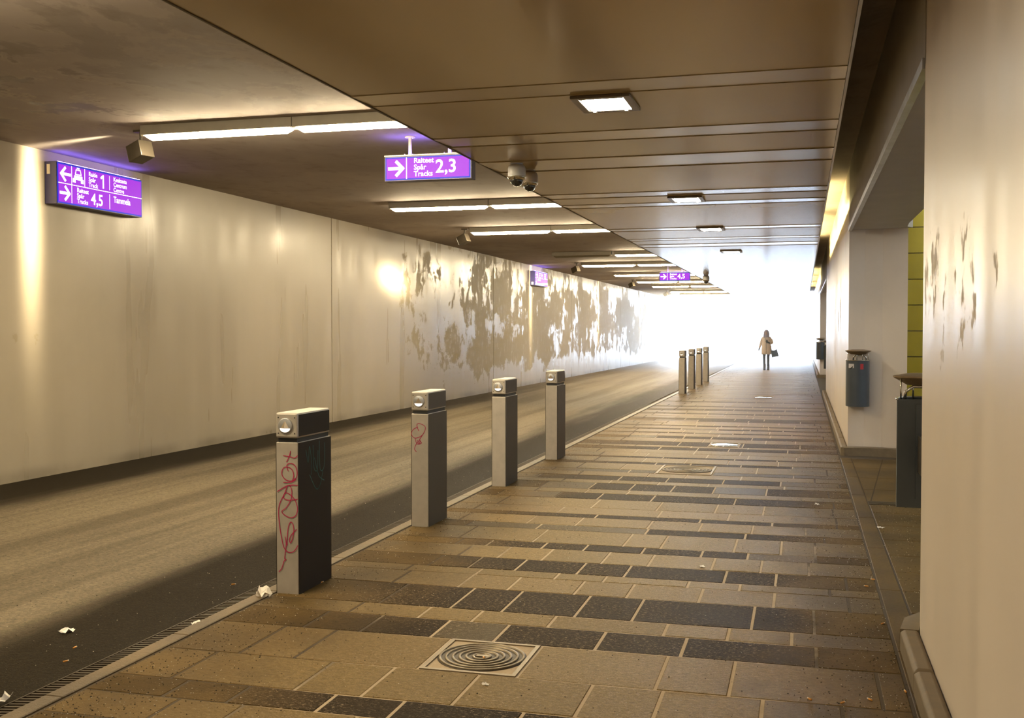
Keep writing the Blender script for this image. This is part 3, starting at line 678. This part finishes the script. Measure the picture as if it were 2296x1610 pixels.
for j, s in enumerate(('Keskusta', 'Centrum', 'Centre')): put_text(s, 1.01, .378-j*.062, .072, f, fy)
for j, s in enumerate(('Raiteet', 'Spår', 'Tracks')): put_text(s, .335, .165-j*.062, .072, f, fy)
put_text('4,5', .585, .055, .185, f, fy); put_text('Tammela', 1.01, .125, .105, f, fy, xs=.86)
# hanging signs
def hanging_sign(x0, y, z0, num, label):
    w, h, d = .945, .255, .14
    o = empty('hanging_sign', (x0, y, z0), 0, label, 'sign'); f = sign_case(o, w, h, d, .014)
    MB().box(-.004, w+.004, -.004, d+.004, h, h+.014).build('top_rail', M['pole'], o)
    for px in (.255, .69):
        pt = ZC - z0 - .002
        p = MB().lathe([(.017, h+.012), (.017, pt)], (px, d/2, 0), 14).build('pole', M['pole'], o)
        MB().lathe([(.055, pt-.010), (.055, pt)], (px, d/2, 0), 18).build('flange', M['pole'], p)
        for s in (-.045, .045): MB().lathe([(.008, h+.012), (.008, h+.03)], (px+s, d/2-.04, 0), 8).build('bolt', M['chrome'], p)
    MB().box(.05, w-.05, .03, .11, h+.0142, h+.02).build('light_leak', M['sign_leak'], o)
    fy = -.0095; line(.245, .022, .245, .235, f, fy)
    arrow(.135, .128, .165, 0, f, fy, .2)
    for j, s in enumerate(('Raiteet', 'Spår', 'Tracks')): put_text(s, .325, .178-j*.068, .076, f, fy)
    put_text(num, .56, .072, .19, f, fy); return o
hanging_sign(-4.212, 10.45, 3.178, '2,3', 'lit purple hanging sign with right arrow and 2,3')
hanging_sign(-4.285, 33.1, 3.175, '4,5', 'small lit purple hanging sign with right arrow and 4,5')
# small far wall sign
s3 = empty('wall_sign', (-7.90, 31.75, 3.03), math.pi/2, 'small lit purple far wall sign with painted diagonal reflection', 'sign')
SW2, SH2 = 1.66, .44; f = sign_case(s3, SW2, SH2, .15); MB().box(-.003, 0, .05, .11, .02, .10).build('sticker', M['sign_tag'], s3)
MB().box(.03, SW2-.03, .004, .04, SH2-.002, SH2+.004).build('light_leak', M['sign_leak'], s3)
line(.02, .235, SW2-.02, .235, f, fy, .016); arrow(.13, .335, .16, math.pi, f, fy); arrow(.13, .12, .16, -math.pi/2, f, fy)
pp = lambda u, v: (u, fy, v)
MB().strip([(.27, .26), (.30, .40), (.34, .40), (.37, .26)], .03, pp).build('symbol', M['sign_white'], f)
MB().strip([(.80, .27), (.80, .39), (.86, .33), (.80, .30)], .03, pp).build('symbol', M['sign_white'], f)
MB().strip([(.98, .27), (.98, .395)], .04, pp).build('symbol', M['sign_white'], f)
for x_, w_ in ((.50, .2), (1.18, .26)):
    for j in range(3): MB().strip([(x_, .385-j*.055), (x_+w_*(1, .8, .9)[j], .385-j*.055)], .032, pp).build('text_line', M['sign_white'], f)
MB().strip([(.31, .175), (.66, .175)], .06, pp).build('text_line', M['sign_white'], f)
MB().add([(.02, fy-.0004, .02), (1.0, fy-.0004, .025), (1.63, fy-.0004, .075), (1.63, fy-.0004, .13), (.02, fy-.0004, .052)], [(0,1,2,3,4)]).build('painted_reflection', M['sign_white'], f)  # a reflection on the sign, painted as a glowing white shape

# ------------------------------------------------------------------ dome cameras
def dome_camera(x, y, label, body='cam_white', s=1.0):
    o = empty('dome_camera', (x, y, ZP), 0, label, 'camera', 'dome cameras under the panel ceiling')
    MB().lathe([(.06*s, -.015), (.065*s, -.002)], n=24).build('base', M[body], o)
    MB().lathe([(.068*s, -.165*s), (.088*s, -.135*s), (.090*s, -.06*s), (.082*s, -.035*s), (.05*s, -.012)], n=28).build('housing', M[body], o, autosm=True)
    d = MB().lathe([(.002, -.235*s)] + [(.066*s*math.sin(math.radians(a)), (-.168-.067*math.cos(math.radians(a)))*s) for a in range(10, 91, 10)], n=28).build('dome', M['dome'], o)
    MB().lathe([(.072*s, -.166*s), (.079*s, -.14*s), (.096*s, -.138*s), (.096*s, -.143*s), (.080*s, -.170*s)], n=28).build('rim', M['chrome'], o)
    return o
dome_camera(-2.765, 10.36, 'white dome camera with its smoked dome facing the bollards')
dome_camera(-2.76, 10.86, 'dome camera with painted shade, right behind the white one', 'cam_shaded', .95)
dome_camera(-2.80, 32.4, 'single far dome camera near the hanging 4,5 sign', 'cam_white', 1.1)

# ------------------------------------------------------------------ wall bins
def wall_bin(x, y, rz, label, stickers=False, reach=.044):
    # local: back at y=0, front bulges to -y, width along x; base of the bowl at local z = .64
    o = empty('litter_bin', (x, y, 0), rz, label, 'litter bin', 'slate wall-mounted bins')
    w, d, z0, z1 = .148, .235, .645, 1.245
    n = 18; prof = [(w*math.cos(math.pi + math.pi*i/n)*1.0, -d*abs(math.sin(math.pi*i/n))**.72) for i in range(n+1)]
    vs = [(px, py, z) for z in (z0, z1) for px, py in prof]; fs = [(i, i+1, n+2+i, n+1+i) for i in range(n)] + [tuple(range(n, -1, -1)), (0, n+1, 2*n+1, n)]
    vs += [(px*.93, py*.93-.004, z1) for px, py in prof] + [(px*.93, py*.93-.004, z1-.10) for px, py in prof]
    a, b = n+1, 2*(n+1); c = 3*(n+1)
    fs += [(a+i, a+i+1, b+i+1, b+i) for i in range(n)] + [(b+i, b+i+1, c+i+1, c+i) for i in range(n)] + [tuple(range(c, c+n+1))] + [(a, b, b+n, a+n), (b, c, c+n, b+n)]
    bd = MB().add(vs, fs, True).build('bowl', M['bin'], o, autosm=True)
    MB().tube([(px*1.005, py*1.005, z1) for px, py in prof], .006, 6).build('rim', M['chrome'], bd)
    MB().box(-.05, .05, -.004, .012, z0+.05, z1-.03).build('back_plate', M['bin'], o); MB().box(-.04, .04, .010, reach, z0+.2, z1-.2).build('bracket', M['spot_body'], o)
    # lid: shallow inverted cone on thin rods
    m = 20
    ring = lambda s_, z: [(w*1.10*s_*math.cos(2*math.pi*i/m), -d*.5 + d*.62*s_*math.sin(2*math.pi*i/m), z) for i in range(m)]
    vs = ring(.55, z1+.075) + ring(1.0, z1+.118) + ring(1.0, z1+.126) + ring(.5, z1+.140)
    fs = [(j*m+i, j*m+(i+1) % m, (j+1)*m+(i+1) % m, (j+1)*m+i) for j in range(3) for i in range(m)] + [tuple(range(m-1, -1, -1)), tuple(range(3*m, 4*m))]
    MB().add(vs, fs, False).build('lid', M['bin_lid'], o)
    for px, py in ((-w*.85, -.05), (w*.85, -.05), (-.02, -d*.8), (.05, -d*.76)): MB().tube([(px, py, z1-.02), (px, py, z1+.12)], .005, 6).build('rod', M['chrome'], o)
    MB().tube([(-.06+.0, -.06, z1-.01), (-.055, -.06, z1+.04), (-.02, -.06, z1+.065), (.06, -.06, z1+.068), (.1, -.06, z1+.04), (.105, -.06, z1-.01)], .009, 8).build('handle', M['chrome'], o)
    if stickers:
        yy = lambda px: -d*abs(math.sin(math.acos(max(-1, min(1, px/w)))))**.72 - .0015
        for nm, xa, xb, za, zb, mt_ in (('sticker', -.118, -.055, 1.145, 1.20, 'sticker_w'), ('sticker', .022, .062, 1.13, 1.20, 'sticker_r'), ('ink_mark', -.105, -.07, 1.125, 1.18, 'black')):
            e = .001 if nm == 'ink_mark' else 0
            q = [xa + (xb-xa)*i/4 for i in range(5)]
            MB().add([(t_, yy(t_)-e, za + (.02*i if nm == 'ink_mark' else 0)*.3) for i, t_ in enumerate(q)] + [(t_, yy(t_)-e, zb if nm == 'sticker' else za+.012+.009*i) for i, t_ in enumerate(q)], [(i, i+1, 6+i, 5+i) for i in range(4)]).build(nm, M[mt_], bd)
    return o
wall_bin(.695, 14.715, 0, 'slate litter bin with red and white stickers on the pier end', True)
wall_bin(.655, 6.27, math.pi, 'slate litter bin with bronze lid half hidden by the pier', reach=.25)
wall_bin(.60, 38.95, 0, 'distant litter bin on the far pier end, by the exit')
wall_bin(.68, 29.12, math.pi, 'distant litter bin facing the far pier across the opening', reach=.22)

# ------------------------------------------------------------------ litter and grit
def butt(x, y, a, label, L=.028):
    o = empty('cigarette_butt', (x, y, .0058), a, label, 'cigarette butt', 'cigarette butts on the ground')
    MB().tube([(-L/2, 0, 0), (L*.28, 0, 0)], .0042, 7).build('filter', M['butt'], o); MB().tube([(L*.28, 0, 0), (L/2, 0, 0)], .004, 7).build('paper', M['butt_w'], o)
for (px, py), w in (((1942, 1316), 'beside the edge stones in the walkway'), ((1957, 1301), 'just off the dark slab by the edge stones'), ((2030, 1553), 'at the foot of the kerb stones'), ((1890, 1578), 'in a dark joint near the kerb stones'), ((1815, 1570), 'on the joint of a big pale slab'), ((1950, 1571), 'lying by the kerb on brown dirt'), ((1980, 1400), 'on the dirty slab beside the rounded kerb'), ((722, 1307), 'at the foot of the graffiti bollard'), ((1085, 1477), 'on the ringed manhole cover')):
    x, y = gp(px, py); butt(x, y, R.uniform(0, 3), 'orange cigarette butt ' + w)
for (px, py), w in (((524, 1312), 'on the wet asphalt by the graffiti bollard'), ((148, 1485), 'on the wet asphalt along the drain'), ((168, 1454), 'on the road edge near the drain')):
    x, y = gp(px, py); butt(x, y, R.uniform(0, 3), 'orange cigarette butt ' + w)
    bpy.context.view_layer.update()
def scrap(px, py, s, h, label, z=0.0):
    x, y = gp(px, py); r = random.Random(int(px)); n = 5; vs = []; fs = []
    for i in range(n):
        for j in range(n): vs.append(((i/(n-1)-.5)*s*(1+r.uniform(-.25, .25)), (j/(n-1)-.5)*s*.6+r.uniform(-.1, .1)*s, abs(r.gauss(.35, .35))*h))
    for i in range(n-1):
        for j in range(n-1): fs.append((i*n+j, (i+1)*n+j, (i+1)*n+j+1, i*n+j+1))
    zmin = min(v[2] for v in vs); vs = [(a, b, c-zmin+.0015) for a, b, c in vs]
    o = MB().add(vs, fs).build('paper_scrap', M['paper']); o.location = (x, y, z); o.rotation_euler = (0, 0, r.uniform(0, 3))
    sd = o.modifiers.new('thick', 'SOLIDIFY'); sd.thickness = .0008
    tag(o, label, 'litter', 'paper scraps on the ground')
scrap(592, 1340, .085, .07, 'crumpled white tissue at the foot of the graffiti bollard')
scrap(440, 1398, .06, .015, 'pale paper scrap on the granite edging')
scrap(150, 1413, .075, .02, 'thin pale scrap lying on the road', -.012)
scrap(1089, 1536, .032, .012, 'small white scrap beside the ringed manhole cover')
scrap(1974, 1184, .055, .012, 'pale paper scrap on the edge stones by the side opening')
scrap(1574, 1271, .05, .008, 'thin white scrap on a pale slab midway across')
scrap(5, 1573, .08, .03, 'crumpled paper scrap on the drain channel')
scrap(1832, 1133, .05, .02, 'curled white scrap on a dark slab near the edge stones')
def grit(name, mat, n, label, seed, smin, smax):
    r = random.Random(seed); mb = MB()
    for _ in range(n):
        t = r.random()
        y = 3.4 + 16*r.random()**1.9
        if t < .34: x = -3.13 + abs(r.gauss(0, .38))
        elif t < .62: x = .47 - abs(r.gauss(0, .26))
        elif t < .80: x = r.uniform(-3.1, .45)
        elif t < .9: x = r.uniform(.6, 1.3); y = 6.6 + 4*r.random()
        else: x = -3.40 - abs(r.gauss(0, 1.1))
        if x > .47 and y < 6.6 or (x > .47 and t < .8): continue
        if x < -7.9: continue
        s = r.uniform(smin, smax); z = -.0118 if x < -3.35 else .0012; a = r.uniform(0, 6.28)
        if -3.35 < x < -3.14: continue
        if any(h0 < y < h1 and hx0 < x < hx1 for h0, h1, hx0, hx1 in holes) or (-3.14 < x < -2.975 and any(b_ < y < b_+.48 for b_ in (5.975, 8.34, 10.73, 13.15))): continue
        q = [(x+s*math.cos(a+k_*2.09)*r.uniform(.6, 1.3), y+s*math.sin(a+k_*2.09)*r.uniform(.6, 1.3), z) for k_ in range(3)]
        mb.add(q + [(x, y, z+s*r.uniform(.5, 1.1))], [(0, 1, 3), (1, 2, 3), (2, 0, 3), (2, 1, 0)])
    o = mb.build(name, M[mat]); tag(o, label, 'grit', kind='stuff')
grit('dark_grit', 'grit_d', 9000, 'dark grit and gravel swept along both walkway edges', 3, .0012, .0056)
grit('pale_grit', 'grit_l', 4200, 'pale stone chips scattered over road and walkway', 5, .001, .0042)

# ------------------------------------------------------------------ the walking person
M['coat'] = plain('beige_coat', (.74, .62, .54), .85, scale=20); M['trousers'] = plain('dark_trousers', (.02, .035, .07), .8); M['skin'] = plain('skin', (.45, .28, .2), .6); M['hair'] = plain('mauve_hood', (.30, .27, .40), .7, scale=30); M['boot'] = plain('dark_boots', (.015, .012, .012), .6); M['bag'] = plain('dark_bag', (.02, .045, .07), .6)
def skin(name, joints, edges, mat, parent, root=0, sub=2):
    me = bpy.data.meshes.new(name); me.from_pydata([j[:3] for j in joints], edges, []); me.materials.append(mat)
    o = bpy.data.objects.new(name, me); link(o, parent)
    m_ = o.modifiers.new('skin', 'SKIN'); m_.use_smooth_shade = True
    for i, j in enumerate(joints):
        sv = me.skin_vertices[0].data[i]; sv.radius = (j[3], j[4] if len(j) > 4 else j[3]); sv.use_root = (i == root)
    s_ = o.modifiers.new('sub', 'SUBSURF'); s_.levels = sub; s_.render_levels = sub
    return o
pr = empty('person', (-1.467, 45.9, 0), 0, 'person in a beige coat and dark trousers walking and looking at a phone', 'person')
# facing -y (towards the photographer); image left = -x
J = [(0,0,.88,.13,.11),(0,0,1.10,.125,.09),(0,.0,1.29,.13,.08),(0,0,1.40,.06,.055),(0,-.02,1.47,.055,.055),(0,-.045,1.545,.075,.088),(0,-.04,1.625,.055,.065),
     (-.085,0,.82,.085,.09),(-.085,-.03,.47,.058,.06),(-.07,.02,.10,.042,.045),(-.07,-.10,.045,.04,.035),
     (.085,0,.82,.085,.09),(.08,.0,.47,.058,.06),(.075,.10,.12,.042,.045),(.08,-.01,.05,.04,.035),
     (-.145,0,1.34,.048),(-.225,.03,1.10,.045),(-.285,-.02,.90,.032),(-.305,-.045,.84,.026,.034),
     (.145,0,1.34,.048),(.235,.0,1.12,.045),(.12,-.19,1.14,.034),(.075,-.235,1.16,.026,.034)]
E = [(0,1),(1,2),(2,3),(3,4),(4,5),(5,6),(0,7),(7,8),(8,9),(9,10),(0,11),(11,12),(12,13),(13,14),(2,15),(15,16),(16,17),(17,18),(2,19),(19,20),(20,21),(21,22)]
def fingers(ci, base, dirv, side):
    b = Vector(base); d = Vector(dirv).normalized(); s = Vector(side).normalized()
    for q, L in ((-.024, .062), (-.008, .072), (.008, .068), (.024, .052)):
        i = len(J); p = b + s*q + d*.02; J.append((*p, .009)); E.append((ci, i))
        J.append((*(p + d*L*.55), .0085)); E.append((i, i+1)); J.append((*(p + d*L + Vector((0, -.012, 0))), .007)); E.append((i+1, i+2))
    i = len(J); p = b + s*.030 - d*.01; J.append((*p, .010)); E.append((ci, i)); J.append((*(p + s*.02 + d*.03), .009)); E.append((i, i+1))
fingers(18, (-.315, -.06, .815), (-.2, -.15, -1), (0, -1, .1)); fingers(22, (.055, -.255, 1.175), (-.75, -.2, .35), (0, .1, 1))
body = skin('body', J, E, M['trousers'], pr, 0, 1)
# materials by region are separate clothing meshes over the continuous body
def ell_rings(rings, n=20):
    vs = []; fs = []
    for cx, cy_, z, rx, ry in rings:
        for k_ in range(n):
            a = 2*math.pi*k_/n; w = 1+.02*math.sin(5*a+z*9); vs.append((cx+rx*math.cos(a)*w, cy_+ry*math.sin(a)*w, z))
    for j in range(len(rings)-1):
        for k_ in range(n): fs.append((j*n+k_, j*n+(k_+1) % n, (j+1)*n+(k_+1) % n, (j+1)*n+k_))
    fs += [tuple(range(n-1, -1, -1)), tuple(range((len(rings)-1)*n, len(rings)*n))]
    return vs, fs
coat = MB().add(*ell_rings([(0,0,.66,.205,.16),(0,0,.75,.205,.16),(0,0,.92,.20,.155),(0,0,1.08,.185,.14),(0,0,1.22,.185,.135),(0,0,1.33,.205,.13),(0,0,1.395,.175,.115),(0,0,1.435,.075,.075)]), True).build('coat', M['coat'], pr)
skin('sleeve', [(-.135,0,1.345,.10),(-.225,.03,1.10,.066),(-.285,-.02,.905,.046)], [(0,1),(1,2)], M['coat'], coat, 0, 1)
skin('sleeve', [(.135,0,1.345,.10),(.24,.0,1.12,.068),(.13,-.185,1.14,.048)], [(0,1),(1,2)], M['coat'], coat, 0, 1)
MB().tube([(-.05, -.125, 1.38), (0, -.16, 1.2), (.0, -.165, .9), (0, -.165, .67)], .006, 6).build('front_seam', M['boot'], coat)
# face, hair
face = MB().lathe([(.002, 1.425), (.045, 1.435), (.066, 1.475), (.074, 1.53), (.072, 1.585), (.05, 1.63), (.002, 1.645)], (0, -.062, 0), 20, .95, 1.12).build('face', M['skin'], pr)
MB().add([(0,-.158,1.52),(-.014,-.135,1.505),(.014,-.135,1.505),(0,-.137,1.56)], [(0,1,3),(0,3,2),(0,2,1)]).build('nose', M['skin'], face)
for s in (-1, 1): MB().lathe([(.002, -.006), (.009, 0), (.002, .006)], (s*.028, -.137, 1.555), 8, axis='y').build('eye', M['boot'], face)
MB().box(-.02, .02, -.140, -.134, 1.474, 1.482).build('mouth', M['ink'], face)
hv, hf = ell_rings([(0,.0,1.27,.11,.085),(0,-.01,1.36,.13,.11),(0,-.015,1.47,.125,.12),(0,-.02,1.56,.118,.122),(0,-.025,1.63,.10,.105),(0,-.03,1.675,.06,.065),(0,-.03,1.69,.012,.014)])
MB().add(hv, hf, True).build('hair', M['hair'], pr)
skin('hair_lock', [(-.085,-.075,1.60,.022),(-.095,-.10,1.48,.026),(-.085,-.115,1.34,.02)], [(0,1),(1,2)], M['hair'], pr, 0, 1)
skin('hair_lock', [(.085,-.075,1.60,.022),(.095,-.10,1.48,.026),(.085,-.115,1.34,.02)], [(0,1),(1,2)], M['hair'], pr, 0, 1)
for x, y, t in ((-.07, .0, 0), (.077, .08, 0)):
    MB().add(*ell_rings([(x, y-.05, .0, .048, .125), (x, y-.05, .04, .05, .128), (x, y-.03, .075, .046, .10), (x, y+.02, .12, .05, .055), (x, y+.02, .26, .055, .06)], 16), True).build('boot', M['boot'], pr)
tag(MB().box(-.038, .038, -.006, .006, -.075, .075).build('phone', M['bag'], None, bevel=.004), 'dark phone held up in front of the beige coat', 'phone')
ph = bpy.context.scene.objects['phone']; ph.location = (-1.467+.035, 45.9-.262, 1.195); ph.rotation_euler = (-.5, 0, .3)
bg_o = empty('shoulder_bag', (-1.467+.35, 45.86, .53), .15, 'black tote bag hanging from the arm of the person', 'bag')
MB().add([(-.13,-.05,0),(.16,-.05,.055),(.16,.05,.055),(-.13,.05,0),(-.15,-.012,.32),(.075,-.012,.36),(.075,.012,.36),(-.15,.012,.32),(-.05,-.02,.29),(-.05,.02,.29)],
         [(0,3,2,1),(0,1,5,8,4),(3,7,9,6,2),(1,2,6,5),(0,4,7,3),(4,8,9,7),(8,5,6,9)]).build('bag_body', M['bag'], bg_o)
MB().tube([(-.14, 0, .31), (-.15, 0, .48), (-.13, 0, .60), (-.06, 0, .57), (.0, 0, .48), (.07, 0, .355)], .008, 6).build('strap', M['bag'], bg_o)
